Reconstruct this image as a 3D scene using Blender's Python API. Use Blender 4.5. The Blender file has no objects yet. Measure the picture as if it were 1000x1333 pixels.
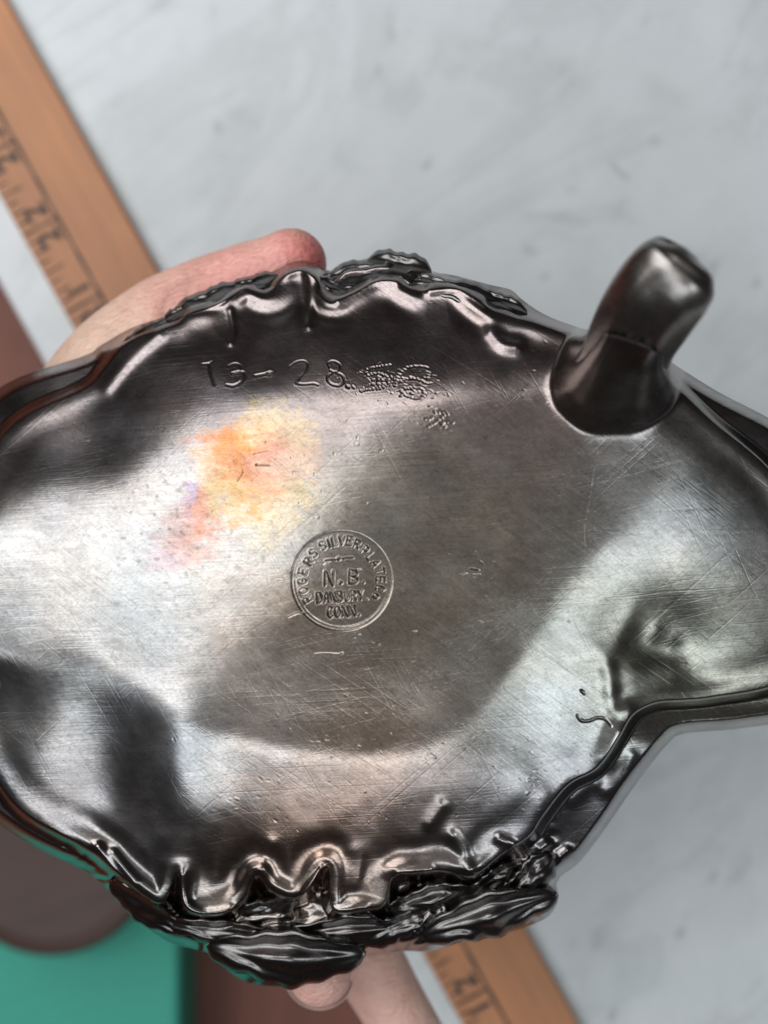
import bpy, bmesh, math, random
import numpy as np
from mathutils import Vector, noise as mnoise
R = math.radians
S = bpy.context.scene
C = S.collection
rng = np.random.default_rng(7)
random.seed(7)

# ------------------------------------------------------------------ camera
CAMZ = 0.40
PX = 0.00022                      # metres per photo pixel on the table top
cam_d = bpy.data.cameras.new('camera')
cam = bpy.data.objects.new('camera', cam_d); C.objects.link(cam)
cam.location = (0, 0, CAMZ)
cam_d.sensor_fit = 'HORIZONTAL'; cam_d.sensor_width = 36
cam_d.lens = 36 * CAMZ / (1000 * PX)
cam_d.clip_start = 0.01; cam_d.clip_end = 20
cam_d.dof.use_dof = True
cam_d.dof.focus_distance = 0.272
cam_d.dof.aperture_fstop = 11.0
S.camera = cam
S.render.resolution_x = 768; S.render.resolution_y = 1024

# ------------------------------------------------------------------ world and lamps
world = bpy.data.worlds.new("World"); S.world = world
world.use_nodes = True
wn = world.node_tree.nodes; wl = world.node_tree.links
wn.clear()
wo = wn.new('ShaderNodeOutputWorld'); wb = wn.new('ShaderNodeBackground')
tc = wn.new('ShaderNodeTexCoord'); sp = wn.new('ShaderNodeSeparateXYZ')
ramp = wn.new('ShaderNodeValToRGB')
wl.new(tc.outputs['Generated'], sp.inputs[0]); wl.new(sp.outputs['Z'], ramp.inputs[0])
ramp.color_ramp.elements[0].position = 0.0; ramp.color_ramp.elements[0].color = (.030, .026, .026, 1)
ramp.color_ramp.elements[1].position = 1.0; ramp.color_ramp.elements[1].color = (.38, .375, .365, 1)
e = ramp.color_ramp.elements.new(0.60); e.color = (.036, .032, .032, 1)
e = ramp.color_ramp.elements.new(0.88); e.color = (.13, .13, .13, 1)
wl.new(ramp.outputs[0], wb.inputs[0]); wb.inputs[1].default_value = 1.0
wl.new(wb.outputs[0], wo.inputs[0])

def area(name, loc, target, size, size_y, power, col):
    l = bpy.data.lights.new(name, 'AREA'); l.shape = 'RECTANGLE'
    l.size = size; l.size_y = size_y; l.energy = power; l.color = col
    o = bpy.data.objects.new(name, l); C.objects.link(o)
    o.location = loc
    d = Vector(target) - Vector(loc)
    o.rotation_euler = d.to_track_quat('-Z', 'Y').to_euler()
    return o
area('window_light', (-0.38, 0.24, 0.66), (0, 0.05, 0.1), 0.74, 0.64, 5.7, (.96, .98, 1.0))
area('lower_fill_light', (-0.20, -0.53, 0.86), (0, 0, 0.1), 0.80, 0.24, 2.6, (.86, .94, 1.0))  # added lamp, no known source; brightens the lower ridge of the bowl
area('side_light', (0.43, -0.38, 0.84), (0, 0, 0.1), 0.30, 0.44, 1.5, (.86, .95, 1.0))  # also added, aimed so the right-hand band of the bowl shines

S.view_settings.view_transform = 'Standard'; S.view_settings.look = 'None'
S.view_settings.exposure = 0.0; S.view_settings.gamma = 1

# ------------------------------------------------------------------ helpers
def W(px, py, d):
    """world point that lies d metres below the camera's plane, on the line of photo pixel px, py"""
    s = d / CAMZ * PX
    return (np.asarray(px, float) - 500) * s, (666.5 - np.asarray(py, float)) * s, CAMZ - np.asarray(d, float)
def WV(px, py, d):
    x, y, z = W(px, py, d); return Vector((float(x), float(y), float(z)))

def empty(name, loc, label, cat, group=None):
    o = bpy.data.objects.new(name, None); C.objects.link(o); o.location = loc
    o.empty_display_size = 0.02
    o['label'] = label; o['category'] = cat
    if group: o['group'] = group
    return o
def link(name, me, mat, parent=None, smooth=True):
    o = bpy.data.objects.new(name, me); C.objects.link(o)
    if mat: me.materials.append(mat)
    if smooth:
        me.polygons.foreach_set('use_smooth', np.ones(len(me.polygons), bool))
    if parent is not None:
        o.parent = parent
        o.matrix_parent_inverse = parent.matrix_basis.inverted()
    return o
def mesh_np(name, co, quads):
    me = bpy.data.meshes.new(name)
    n = len(co); m = len(quads)
    me.vertices.add(n); me.vertices.foreach_set('co', np.ascontiguousarray(co, dtype=np.float32).ravel())
    me.loops.add(m * 4); me.loops.foreach_set('vertex_index', np.ascontiguousarray(quads, dtype=np.int32).ravel())
    me.polygons.add(m)
    me.polygons.foreach_set('loop_start', np.arange(0, m * 4, 4, dtype=np.int32))
    me.polygons.foreach_set('loop_total', np.full(m, 4, dtype=np.int32))
    me.update(calc_edges=True)
    return me
def set_col(me, name, rgb):
    a = me.color_attributes.new(name, 'FLOAT_COLOR', 'POINT')
    c = np.ones((len(rgb), 4), np.float32); c[:, :3] = rgb
    a.data.foreach_set('color', c.ravel())
def set_float(me, name, v):
    a = me.attributes.new(name, 'FLOAT', 'POINT'); a.data.foreach_set('value', np.asarray(v, np.float32).ravel())

def bspw(u, n):
    """weights of a cubic B-spline with n controls at positions u (in control index units)"""
    M = np.zeros((len(u), n))
    i = np.floor(u).astype(int); f = u - i
    w = [(1-f)**3/6, (3*f**3-6*f**2+4)/6, (-3*f**3+3*f**2+3*f+1)/6, f**3/6]
    r = np.arange(len(u))
    for k in range(4):
        j = np.clip(i - 1 + k, 0, n - 1)
        np.add.at(M, (r, j), w[k])
    return M
CS = 4.0; CX0, CY0 = -300.0, 240.0
cxs = np.arange(CX0, 1300, CS); cys = np.arange(CY0, 1360, CS)
CXg, CYg = np.meshgrid(cxs, cys)
def up(Cg, xs, ys):
    return bspw((ys - CY0) / CS, len(cys)) @ Cg @ bspw((xs - CX0) / CS, len(cxs)).T
def blur(A, s):
    s = s / CS; r = int(3 * s) + 1
    k = np.exp(-0.5 * (np.arange(-r, r + 1) / s) ** 2); k /= k.sum()
    P = np.pad(A, r, mode='edge')
    P = np.apply_along_axis(lambda v: np.convolve(v, k, 'valid'), 0, P)
    return np.apply_along_axis(lambda v: np.convolve(v, k, 'valid'), 1, P)
def segdist(X, Y, pts, closed=False):
    P = list(pts) + ([pts[0]] if closed else [])
    D = np.full(X.shape, 1e9)
    for (x0, y0), (x1, y1) in zip(P[:-1], P[1:]):
        dx, dy = x1 - x0, y1 - y0; L = dx*dx + dy*dy + 1e-9
        t = np.clip(((X-x0)*dx + (Y-y0)*dy) / L, 0, 1)
        D = np.minimum(D, np.hypot(X - x0 - t*dx, Y - y0 - t*dy))
    return D
def inside(X, Y, poly):
    c = np.zeros(X.shape, bool); n = len(poly)
    for i in range(n):
        x0, y0 = poly[i]; x1, y1 = poly[(i+1) % n]
        if y0 == y1: continue
        m = ((y0 > Y) != (y1 > Y)) & (X < (x1-x0)*(Y-y0)/(y1-y0) + x0)
        c ^= m
    return c
def sdf(X, Y, poly):
    d = segdist(X, Y, poly, True)
    return np.where(inside(X, Y, poly), d, -d)
def catmull(pts, n=6, closed=True):
    out = []; N = len(pts)
    for i in range(N if closed else N - 1):
        p = [pts[(i+k-1) % N] if closed else pts[min(max(i+k-1, 0), N-1)] for k in range(4)]
        for j in range(n):
            t = j / n
            out.append(tuple(0.5*((2*p[1][a]) + (-p[0][a]+p[2][a])*t + (2*p[0][a]-5*p[1][a]+4*p[2][a]-p[3][a])*t*t
                       + (-p[0][a]+3*p[1][a]-3*p[2][a]+p[3][a])*t**3) for a in range(len(p[0]))))
    if not closed: out.append(tuple(pts[-1]))
    return out
def smooth(x, a, b):
    t = np.clip((x - a) / (b - a), 0, 1); return t*t*(3-2*t)
def fnoise(xs, ys, cell, seed, ax=1.0, ay=1.0):
    """smooth random field, ax, ay stretch the cells"""
    g = np.random.default_rng(seed)
    nx = int((xs[-1]-xs[0]) / (cell*ax)) + 6; ny = int((ys[-1]-ys[0]) / (cell*ay)) + 6
    G = g.normal(size=(ny, nx))
    return bspw((ys-ys[0])/(cell*ay)+2, ny) @ G @ bspw((xs-xs[0])/(cell*ax)+2, nx).T * 1.6

# ------------------------------------------------------------------ materials
def newmat(name):
    m = bpy.data.materials.new(name); m.use_nodes = True
    nt = m.node_tree; nt.nodes.clear()
    out = nt.nodes.new('ShaderNodeOutputMaterial'); b = nt.nodes.new('ShaderNodeBsdfPrincipled')
    nt.links.new(b.outputs[0], out.inputs[0])
    return m, nt, b
def nd(nt, t, **kw):
    n = nt.nodes.new(t)
    for k, v in kw.items(): setattr(n, k, v)
    return n
def mapped(nt, rot, scale):
    t = nd(nt, 'ShaderNodeTexCoord'); mp = nd(nt, 'ShaderNodeMapping')
    m0 = nd(nt, 'ShaderNodeMapping'); m0.inputs['Rotation'].default_value = tuple(-r for r in rot)
    nt.links.new(t.outputs['Object'], m0.inputs['Vector'])
    mp.inputs['Scale'].default_value = scale
    nt.links.new(m0.outputs[0], mp.inputs['Vector']); return mp.outputs[0]
def noise_tex(nt, vec, scale, detail=4, rough=.6):
    n = nd(nt, 'ShaderNodeTexNoise'); n.inputs['Scale'].default_value = scale
    n.inputs['Detail'].default_value = detail; n.inputs['Roughness'].default_value = rough
    if vec is not None: nt.links.new(vec, n.inputs['Vector'])
    return n.outputs['Fac']
def rmp(nt, fac, stops):
    r = nd(nt, 'ShaderNodeValToRGB'); nt.links.new(fac, r.inputs[0])
    el = r.color_ramp.elements
    while len(el) < len(stops): el.new(0.5)
    for e, (p, c) in zip(el, stops):
        e.position = p; e.color = (c[0], c[1], c[2], 1) if hasattr(c, '__len__') else (c, c, c, 1)
    return r.outputs[0]
def mathn(nt, op, a, b):
    m = nd(nt, 'ShaderNodeMath', operation=op)
    for i, v in enumerate((a, b)):
        if isinstance(v, (int, float)): m.inputs[i].default_value = v
        else: nt.links.new(v, m.inputs[i])
    return m.outputs[0]
def mixc(nt, fac, a, b, mode='MIX'):
    m = nd(nt, 'ShaderNodeMix', data_type='RGBA', blend_type=mode)
    for i, v in ((0, fac), (6, a), (7, b)):
        if isinstance(v, (int, float)): m.inputs[i].default_value = v
        elif isinstance(v, tuple): m.inputs[i].default_value = (*v, 1)
        else: nt.links.new(v, m.inputs[i])
    return m.outputs[2]
def bump(nt, b, h, strength, dist):
    bp = nd(nt, 'ShaderNodeBump'); bp.inputs['Strength'].default_value = strength; bp.inputs['Distance'].default_value = dist
    nt.links.new(h, bp.inputs['Height']); nt.links.new(bp.outputs[0], b.inputs['Normal'])

def silver_material(name, attr=True, base=(.36, .34, .33), rough=.27, scr=1.0):
    m, nt, b = newmat(name)
    b.inputs['Metallic'].default_value = 1.0
    # brushed scratches in two directions
    s1 = noise_tex(nt, mapped(nt, (0, 0, R(3)), (60, 2600, 60)), 1.0, 3, .65)
    s2 = noise_tex(nt, mapped(nt, (0, 0, R(-38)), (90, 2900, 90)), 1.0, 3, .7)
    sel = noise_tex(nt, mapped(nt, (0, 0, 0), (1, 1, 1)), 38, 2, .5)
    sel = rmp(nt, sel, [(.42, 0.0), (.58, 1.0)])
    sc = mixc(nt, sel, s1, s2)
    fine = noise_tex(nt, mapped(nt, (0, 0, 0), (1, 1, 1)), 900, 4, .6)
    mot = noise_tex(nt, mapped(nt, (0, 0, 0), (1, 1, 1)), 150, 5, .62)
    if attr:
        a = nd(nt, 'ShaderNodeAttribute', attribute_name='tarnish'); col = a.outputs['Color']
        r = nd(nt, 'ShaderNodeAttribute', attribute_name='rough'); rb = r.outputs['Fac']
    else:
        col = mixc(nt, 0.0, base, base); rb = rough
    v = rmp(nt, mot, [(.32, .95), (.68, 1.04)])
    col = mixc(nt, 1.0, col, v, 'MULTIPLY')
    v2 = rmp(nt, sc, [(.30, .84), (.70, 1.10)])
    col = mixc(nt, 1.0, col, v2, 'MULTIPLY')
    g1 = noise_tex(nt, mapped(nt, (0, 0, R(20)), (1, 1.7, 1)), 1500, 4, .75)
    col = mixc(nt, 1.0, col, rmp(nt, g1, [(.32, .80), (.5, .99), (.68, 1.16)]), 'MULTIPLY')
    g2 = noise_tex(nt, mapped(nt, (0, 0, R(-35)), (1, 2.4, 1)), 420, 5, .7)
    col = mixc(nt, 1.0, col, rmp(nt, g2, [(.33, (.84, .80, .77)), (.46, (1, 1, 1)), (.7, (1.08, 1.07, 1.05))]), 'MULTIPLY')
    nt.links.new(col, b.inputs['Base Color'])
    rr = mathn(nt, 'ADD', rb, mathn(nt, 'MULTIPLY', mathn(nt, 'SUBTRACT', mot, .5), .10))
    nt.links.new(rr, b.inputs['Roughness'])
    lines = None
    for ang_, sd in ((3, 1.0), (-34, 1.4), (42, .8), (-62, 1.2), (14, 1.7)):
        ln_ = noise_tex(nt, mapped(nt, (0, 0, R(ang_)), (30*sd, 1900*sd, 40)), 1.0, 1, .4)
        ln_ = rmp(nt, ln_, [(.64, 0.0), (.74, 1.0)])
        lines = ln_ if lines is None else mathn(nt, 'ADD', lines, ln_)
    h = mathn(nt, 'ADD', sc, mathn(nt, 'MULTIPLY', fine, .6))
    h = mathn(nt, 'SUBTRACT', h, mathn(nt, 'MULTIPLY', lines, .35))
    bump(nt, b, h, .34 * scr, 0.00005)
    return m
M_SILVER = silver_material('tarnished_silver')
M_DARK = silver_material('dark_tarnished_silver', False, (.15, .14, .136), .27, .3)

def skin_material():
    m, nt, b = newmat('skin')
    a = nd(nt, 'ShaderNodeAttribute', attribute_name='tint')
    n1 = noise_tex(nt, mapped(nt, (0, 0, 0), (1, 1, 1)), 160, 4, .6)
    v = rmp(nt, n1, [(.3, (.88, .80, .79)), (.7, (1.08, 1.08, 1.06))])
    nt.links.new(mixc(nt, 1.0, a.outputs['Color'], v, 'MULTIPLY'), b.inputs['Base Color'])
    b.inputs['Roughness'].default_value = .48
    b.inputs['Subsurface Weight'].default_value = .25
    b.inputs['Subsurface Radius'].default_value = (1, .35, .2)
    b.inputs['Subsurface Scale'].default_value = .004
    n2 = noise_tex(nt, mapped(nt, (0, 0, R(28)), (500, 1500, 900)), 1.0, 4, .6)
    n3 = nd(nt, 'ShaderNodeTexVoronoi'); n3.inputs['Scale'].default_value = 900; nt.links.new(mapped(nt, (0, 0, R(28)), (.7, 1.3, 1)), n3.inputs['Vector'])
    bump(nt, b, mathn(nt, 'ADD', n2, mathn(nt, 'MULTIPLY', n3.outputs['Distance'], .8)), .9, .0004)
    return m
M_SKIN = skin_material()

def marble_material():
    m, nt, b = newmat('white_marble')
    n1 = noise_tex(nt, mapped(nt, (0, 0, R(20)), (1, 1, 1)), 9, 5, .55)
    n2 = noise_tex(nt, mapped(nt, (0, 0, R(-30)), (1.6, 1, 1)), 34, 4, .6)
    n3 = noise_tex(nt, mapped(nt, (0, 0, 0), (1, 1, 1)), 260, 3, .6)
    c = rmp(nt, n1, [(.25, (.55, .585, .59)), (.5, (.635, .66, .67)), (.75, (.655, .662, .68))])
    c = mixc(nt, 1.0, c, rmp(nt, n2, [(.27, (.70, .70, .70)), (.38, (.94, .945, .94)), (.60, (1, 1, 1))]), 'MULTIPLY')
    c = mixc(nt, 1.0, c, rmp(nt, n3, [(.2, .97), (.7, 1.0)]), 'MULTIPLY')
    nt.links.new(c, b.inputs['Base Color'])
    vv = nd(nt, 'ShaderNodeTexNoise'); vv.inputs['Scale'].default_value = 7; vv.inputs['Detail'].default_value = 8; vv.inputs['Roughness'].default_value = .6; vv.inputs['Distortion'].default_value = 1.2
    nt.links.new(mapped(nt, (0, 0, R(35)), (1, 2.2, 1)), vv.inputs['Vector'])
    ve = mathn(nt, 'ABSOLUTE', mathn(nt, 'SUBTRACT', vv.outputs['Fac'], .5), 0)
    c = mixc(nt, 1.0, c, rmp(nt, ve, [(.0, (.90, .905, .90)), (.035, (.985, .985, .985)), (.08, (1, 1, 1))]), 'MULTIPLY')
    sp_ = noise_tex(nt, mapped(nt, (0, 0, R(60)), (1, 1.5, 1)), 58, 2, .5)
    c = mixc(nt, 1.0, c, rmp(nt, sp_, [(.24, (.66, .67, .66)), (.31, (.97, .97, .97)), (.36, (1, 1, 1))]), 'MULTIPLY')
    # grey mineral spots of this slab
    wz = nd(nt, 'ShaderNodeTexNoise'); wz.inputs['Scale'].default_value = 90; wz.inputs['Detail'].default_value = 4
    nt.links.new(mapped(nt, (0, 0, 0), (1, 1, 1)), wz.inputs['Vector'])
    tcn = nd(nt, 'ShaderNodeTexCoord')
    wv_ = nd(nt, 'ShaderNodeVectorMath', operation='MULTIPLY_ADD'); nt.links.new(wz.outputs['Color'], wv_.inputs[0]); wv_.inputs[1].default_value = (.010, .010, 0); nt.links.new(tcn.outputs['Object'], wv_.inputs[2])
    for (sx_, sy_, rx_, ry_, ra_, dk_) in ((806,222,14,6,45,.40),(744,247,8,5,20,.30),(725,282,34,7,8,.24),(688,330,9,8,0,.38),(860,120,30,18,30,.16),(505,110,40,26,20,.12),(318,155,22,12,10,.16),(275,250,28,16,-20,.12),(215,8,26,12,0,.22),(850,1010,34,12,-25,.30),(800,1060,16,30,30,.16),(620,60,60,14,10,.10),(545,310,30,12,60,.10),(900,330,10,6,0,.25),(450,215,16,10,0,.10)):
        q_ = WV(sx_+22, sy_-22, CAMZ)
        mp_ = nd(nt, 'ShaderNodeMapping'); mp_.vector_type = 'TEXTURE'
        mp_.inputs['Location'].default_value = (q_.x, q_.y, 0); mp_.inputs['Rotation'].default_value = (0, 0, -R(ra_)); mp_.inputs['Scale'].default_value = (rx_*PX*1.6, ry_*PX*1.6, 1)
        nt.links.new(wv_.outputs[0], mp_.inputs['Vector'])
        ln_ = nd(nt, 'ShaderNodeVectorMath', operation='LENGTH'); nt.links.new(mp_.outputs[0], ln_.inputs[0])
        c = mixc(nt, 1.0, c, rmp(nt, ln_.outputs['Value'], [(.0, 1-.62*dk_), (.35, 1-.45*dk_), (1.0, 1.0)]), 'MULTIPLY')
    nt.links.new(c, b.inputs['Base Color'])
    b.inputs['Roughness'].default_value = .38
    bump(nt, b, n3, .05, .0002)
    return m
M_MARBLE = marble_material()

def wood_material(name, c0, c1, rot, rough=.5, gs=(9, 260, 200)):
    m, nt, b = newmat(name)
    g = noise_tex(nt, mapped(nt, (0, 0, rot), gs), 1.0, 5, .6)
    k = noise_tex(nt, mapped(nt, (0, 0, rot), (30, 60, 60)), 1.0, 3, .5)
    c = rmp(nt, g, [(.25, c0), (.7, c1)])
    c = mixc(nt, 1.0, c, rmp(nt, k, [(.3, .82), (.65, 1.05)]), 'MULTIPLY')
    nt.links.new(c, b.inputs['Base Color']); b.inputs['Roughness'].default_value = rough
    bump(nt, b, g, .25, .0002)
    return m
def plain(name, c, rough=.6, ns=300, amp=.08, metallic=0):
    m, nt, b = newmat(name)
    n = noise_tex(nt, mapped(nt, (0, 0, 0), (1, 1, 1)), ns, 4, .6)
    v = rmp(nt, n, [(.3, 1 - amp), (.7, 1 + amp)])
    nt.links.new(mixc(nt, 1.0, c, v, 'MULTIPLY'), b.inputs['Base Color'])
    b.inputs['Roughness'].default_value = rough; b.inputs['Metallic'].default_value = metallic
    bump(nt, b, n, .2, .0002)
    return m

# ------------------------------------------------------------------ setting: marble top, wooden board below
RD = Vector((-0.4875, 0.873, 0))          # direction of the yardstick, towards the upper left of the picture
RN = Vector((0.873, 0.4875, 0))           # across it, towards the right
def box_mesh(name, p0, p1, half_w, z0, z1, bev=0.0005, seg=2, cuts=1):
    """bar from p0 to p1 (2-D) with half width"""
    bm = bmesh.new()
    d = (Vector(p1) - Vector(p0)); L = d.length; d.normalize(); n = Vector((-d.y, d.x))
    c = []
    for z in (z0, z1):
        for (a, s) in ((0, -1), (L, -1), (L, 1), (0, 1)):
            q = Vector(p0) + d*a + n*half_w*s
            c.append(bm.verts.new((q.x, q.y, z)))
    bm.faces.new(c[3::-1]); bm.faces.new(c[4:])
    for i in range(4): bm.faces.new((c[i], c[(i+1) % 4], c[4+(i+1) % 4], c[4+i]))
    if bev: bmesh.ops.bevel(bm, geom=list(bm.edges), offset=bev, segments=seg, affect='EDGES', profile=.5)
    bm.normal_update()
    me = bpy.data.meshes.new(name); bm.to_mesh(me); bm.free(); return me

# left edge of the marble top runs parallel to the yardstick through this point
E0 = WV(488, 1245, CAMZ)
mid = E0 + RN*0.55
me = box_mesh('marble_table', (mid - RD*1.2).xy, (mid + RD*1.2).xy, 0.55, -0.028, 0.0, .002, 3)
marble = link('table_top', me, M_MARBLE, smooth=False); marble['kind'] = 'structure'

M_BOARD = wood_material('red_brown_wood', (.15, .040, .020), (.22, .062, .032), R(85), .55, (8, 120, 100))
me = box_mesh('wood_board', (-0.9, -1.0), (-0.9, 1.0), 0.99, -0.19, -0.160, .001)
board = link('ground', me, M_BOARD, smooth=False); board['kind'] = 'structure'

# teal box standing on the wood, lower left
M_TEAL = plain('teal_cloth', (.045, .34, .25), .7, 420, .07)
tb = empty('teal_box', WV(60, 1300, .55), 'plain teal green box with a dark shaded side, below the dish at lower left', 'box')
pA = WV(-150, 1400, .50); pB = WV(229, 1000, .50)
me = box_mesh('box_body', ((pA.x+pB.x)/2, -0.42), ((pA.x+pB.x)/2, -0.10), (pB.x - pA.x)/2, -0.1598, -0.108, .004, 4)
link('box_body', me, M_TEAL, tb)
me = box_mesh('box_lid', ((pA.x+pB.x)/2, -0.4215), ((pA.x+pB.x)/2, -0.0985), (pB.x - pA.x)/2 + .0015, -0.107, -0.098, .003, 4)
link('lid', me, M_TEAL, tb)

# dark brown wooden disc on the box
M_DISC = wood_material('dark_brown_wood', (.045, .020, .014), (.075, .032, .022), R(20), .5, (8, 120, 100))
dc = WV(60, 1110, .47)
bm = bmesh.new()
prof = [(0,.0260),(.030,.0260),(.0345,.0250),(.0365,.0225),(.037,.018),(.037,.004),(.036,.0012),(.034,0),(0,0)]
rings = []
for r_, z_ in prof:
    rings.append([bm.verts.new((dc.x+r_*math.cos(2*math.pi*k/64), dc.y+r_*math.sin(2*math.pi*k/64), -.0978+z_)) for k in range(64)] if r_ > 0 else [bm.verts.new((dc.x, dc.y, -.0978+z_))])
for a, b in zip(rings[:-1], rings[1:]):
    for k in range(64):
        k2 = (k+1) % 64
        if len(a) == 1: bm.faces.new((a[0], b[k], b[k2]))
        elif len(b) == 1: bm.faces.new((a[k], b[0], a[k2]))
        else: bm.faces.new((a[k], b[k], b[k2], a[k2]))
bmesh.ops.recalc_face_normals(bm, faces=list(bm.faces))
me = bpy.data.meshes.new('wooden_disc'); bm.to_mesh(me); bm.free()
dk = link('wooden_disc', me, M_DISC, smooth=False)
dk['label'] = 'dark brown rounded wooden disc lying on the teal box at lower left'; dk['category'] = 'disc'

# ------------------------------------------------------------------ wooden yardstick
M_RULER = wood_material('varnished_ruler_wood', (.36, .140, .046), (.52, .205, .070), R(119.2), .42, (8, 300, 200))
M_INK = plain('black_ink', (.035, .022, .018), .6, 900, .3)
# centre line: right edge through (200,340) and (725,1275)
pr0 = WV(200, 340, CAMZ); pr1 = WV(722, 1275, CAMZ)
RD = (pr0 - pr1).normalized(); RN = Vector((RD.y, -RD.x, 0))
half = 0.0144
cen = (pr0 + pr1)/2 - RN*half
RT = 0.0042
yard = empty('yardstick', (cen.x, cen.y, 0), 'orange-brown wooden yardstick lying diagonally on the white marble under the dish', 'ruler')
me = box_mesh('stick', (cen - RD*0.33).xy, (cen + RD*0.33).xy, half, 0.0004, RT, .0007, 3)
link('stick', me, M_RULER, yard, smooth=False)
def flat_strip(name, a, b, w, parent, z=RT + .00012):
    d = (b - a).normalized(); n = Vector((-d.y, d.x, 0)) * w/2
    k = max(2, int((b-a).length / .004)); bm = bmesh.new(); prev = None
    for i in range(k+1):
        p = a.lerp(b, i/k); f = 1 + .35*math.sin(i*2.1 + a.x*900)
        u = bm.verts.new((p.x + n.x*f, p.y + n.y*f, z)); v = bm.verts.new((p.x - n.x*f, p.y - n.y*f, z))
        if prev: bm.faces.new((prev[0], u, v, prev[1]))
        prev = (u, v)
    bm.normal_update()
    for f_ in bm.faces:
        if f_.normal.z < 0: f_.normal_flip()
    me = bpy.data.meshes.new(name); bm.to_mesh(me); bm.free()
    return link(name, me, M_INK, parent, smooth=False)
ln = cen + RN*(half - .0175)
flat_strip('scale_line', ln - RD*.32, ln + RD*.32, .0009, yard)
edge = cen - RN*half
inch0 = WV(606, 1295, CAMZ); s0 = (inch0 - cen).dot(RD)
INCH = .0254 * .985
for k in range(-4, 14):
    for q in range(8):
        s = s0 + (k + q/8)*INCH
        if abs(s) > .30: continue
        Lq = .0108 if q == 0 else (.0062 if q == 4 else (.0045 if q % 2 == 0 else .0032))
        a = edge + RD*s + RN*.0004; b = a + RN*Lq
        flat_strip('tick', a, b,      .0008 if q == 0 else .0006, yard)
def digits(txt, s, parent, off=.0078, size=.0092):
    cu = bpy.data.curves.new('digit', 'FONT'); cu.body = txt; cu.size = size; cu.offset = .00022; cu.align_x = 'CENTER'
    to = bpy.data.objects.new('tmp', cu); C.objects.link(to)
    dg = bpy.context.evaluated_depsgraph_get()
    me = bpy.data.meshes.new_from_object(to.evaluated_get(dg)); bpy.data.objects.remove(to)
    ang = math.atan2(RD.y, RD.x)
    p = edge + RD*s + RN*(off + .0018)
    ca, sa = math.cos(ang), math.sin(ang)
    for v in me.vertices:
        x, y = v.co.x, v.co.y
        v.co = Vector((p.x + x*ca - y*sa, p.y + x*sa + y*ca, RT + .00016))
    return link('numeral', me, M_INK, parent, smooth=False)
for k in range(-3, 13):
    s = s0 + k*INCH
    if abs(s) > .30: continue
    t = str(12 + k)
    if len(t) == 1: t = '0' + t
    if 12 + k < 10: digits(t[1], s + .0042, yard)
    else:
        digits(t[0], s - .0040, yard); digits(t[1], s + .0040, yard)

# ------------------------------------------------------------------ the silver dish
SIL = [(110,463),(130,450),(175,425),(225,408),(232,394),(246,385),(272,375),(300,366),(330,356),(352,352),(362,350),(375,343),(395,339),(412,346),(428,357),
       (440,345),(455,339),(475,338),(490,330),(512,327),(540,336),(557,352),(590,358),(640,371),(665,377),(680,390),(700,404),(722,415),
       (760,428),(810,440),(850,456),(890,482),(935,512),(980,556),(1020,620),(1050,700),(1060,800),(1050,880),(1010,928),(950,948),(890,955),
       (870,968),(850,992),(820,1032),(790,1076),(755,1122),(725,1146),(727,1170),(715,1192),(690,1205),(660,1214),(610,1224),(560,1238),(520,1238),
       (470,1246),(425,1262),(405,1276),(380,1284),(330,1281),(300,1266),(278,1243),(245,1234),(215,1224),(165,1186),(120,1140),
       (80,1092),(48,1030),(28,950),(18,860),(16,760),(22,660),(40,570),(72,500)]
LIP = [(110,505),(135,480),(158,452),(195,428),(228,418),(240,410),(256,404),(280,398),(300,386),(322,374),(345,380),(360,368),(368,352),(392,344),(412,356),(420,378),(436,388),
       (462,380),(486,367),(510,364),(530,372),(548,378),(566,370),(592,372),(612,384),(640,402),(668,412),(700,420),(735,430),(790,445),(850,475),(890,512),(930,550),(970,610),(1000,690),(1012,780),(1005,850),(975,892),(930,908),(890,912),(855,915),(825,930),(806,960),(778,1000),(740,1022),(706,1064),(690,1088),(652,1114),(616,1142),(580,1134),(540,1136),(512,1142),(500,1178),(472,1184),(434,1184),(427,1134),(418,1132),(400,1160),(378,1170),(350,1158),
       (334,1140),(320,1168),(296,1186),(260,1190),(238,1178),(231,1134),(222,1160),(208,1176),(180,1160),(150,1134),(112,1104),(80,1055),(60,985),(48,900),(42,800),(46,700),(58,610),(80,545)]
BASE = [(118,845),(118,790),(142,738),(182,690),(225,642),(275,598),(338,562),(430,540),(560,538),(680,545),(770,565),(840,560),(872,576),(866,608),(836,648),(796,690),(752,737),(716,788),(680,845),(650,895),(612,942),(560,972),(470,984),(380,978),(290,955),(200,915),(146,882)]
def widen(P): return [(x - 1.4*(110-x) - 12 if x < 105 else (x + .8*(x-930) if x > 930 else x), y) for x, y in P]
SIL = widen(SIL); LIP = widen(LIP)
sil_c = sdf(CXg, CYg, catmull(SIL)); lip_c = sdf(CXg, CYg, catmull(LIP)); base_c = -sdf(CXg, CYg, catmull(BASE))   # base_c > 0 outside the base

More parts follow.
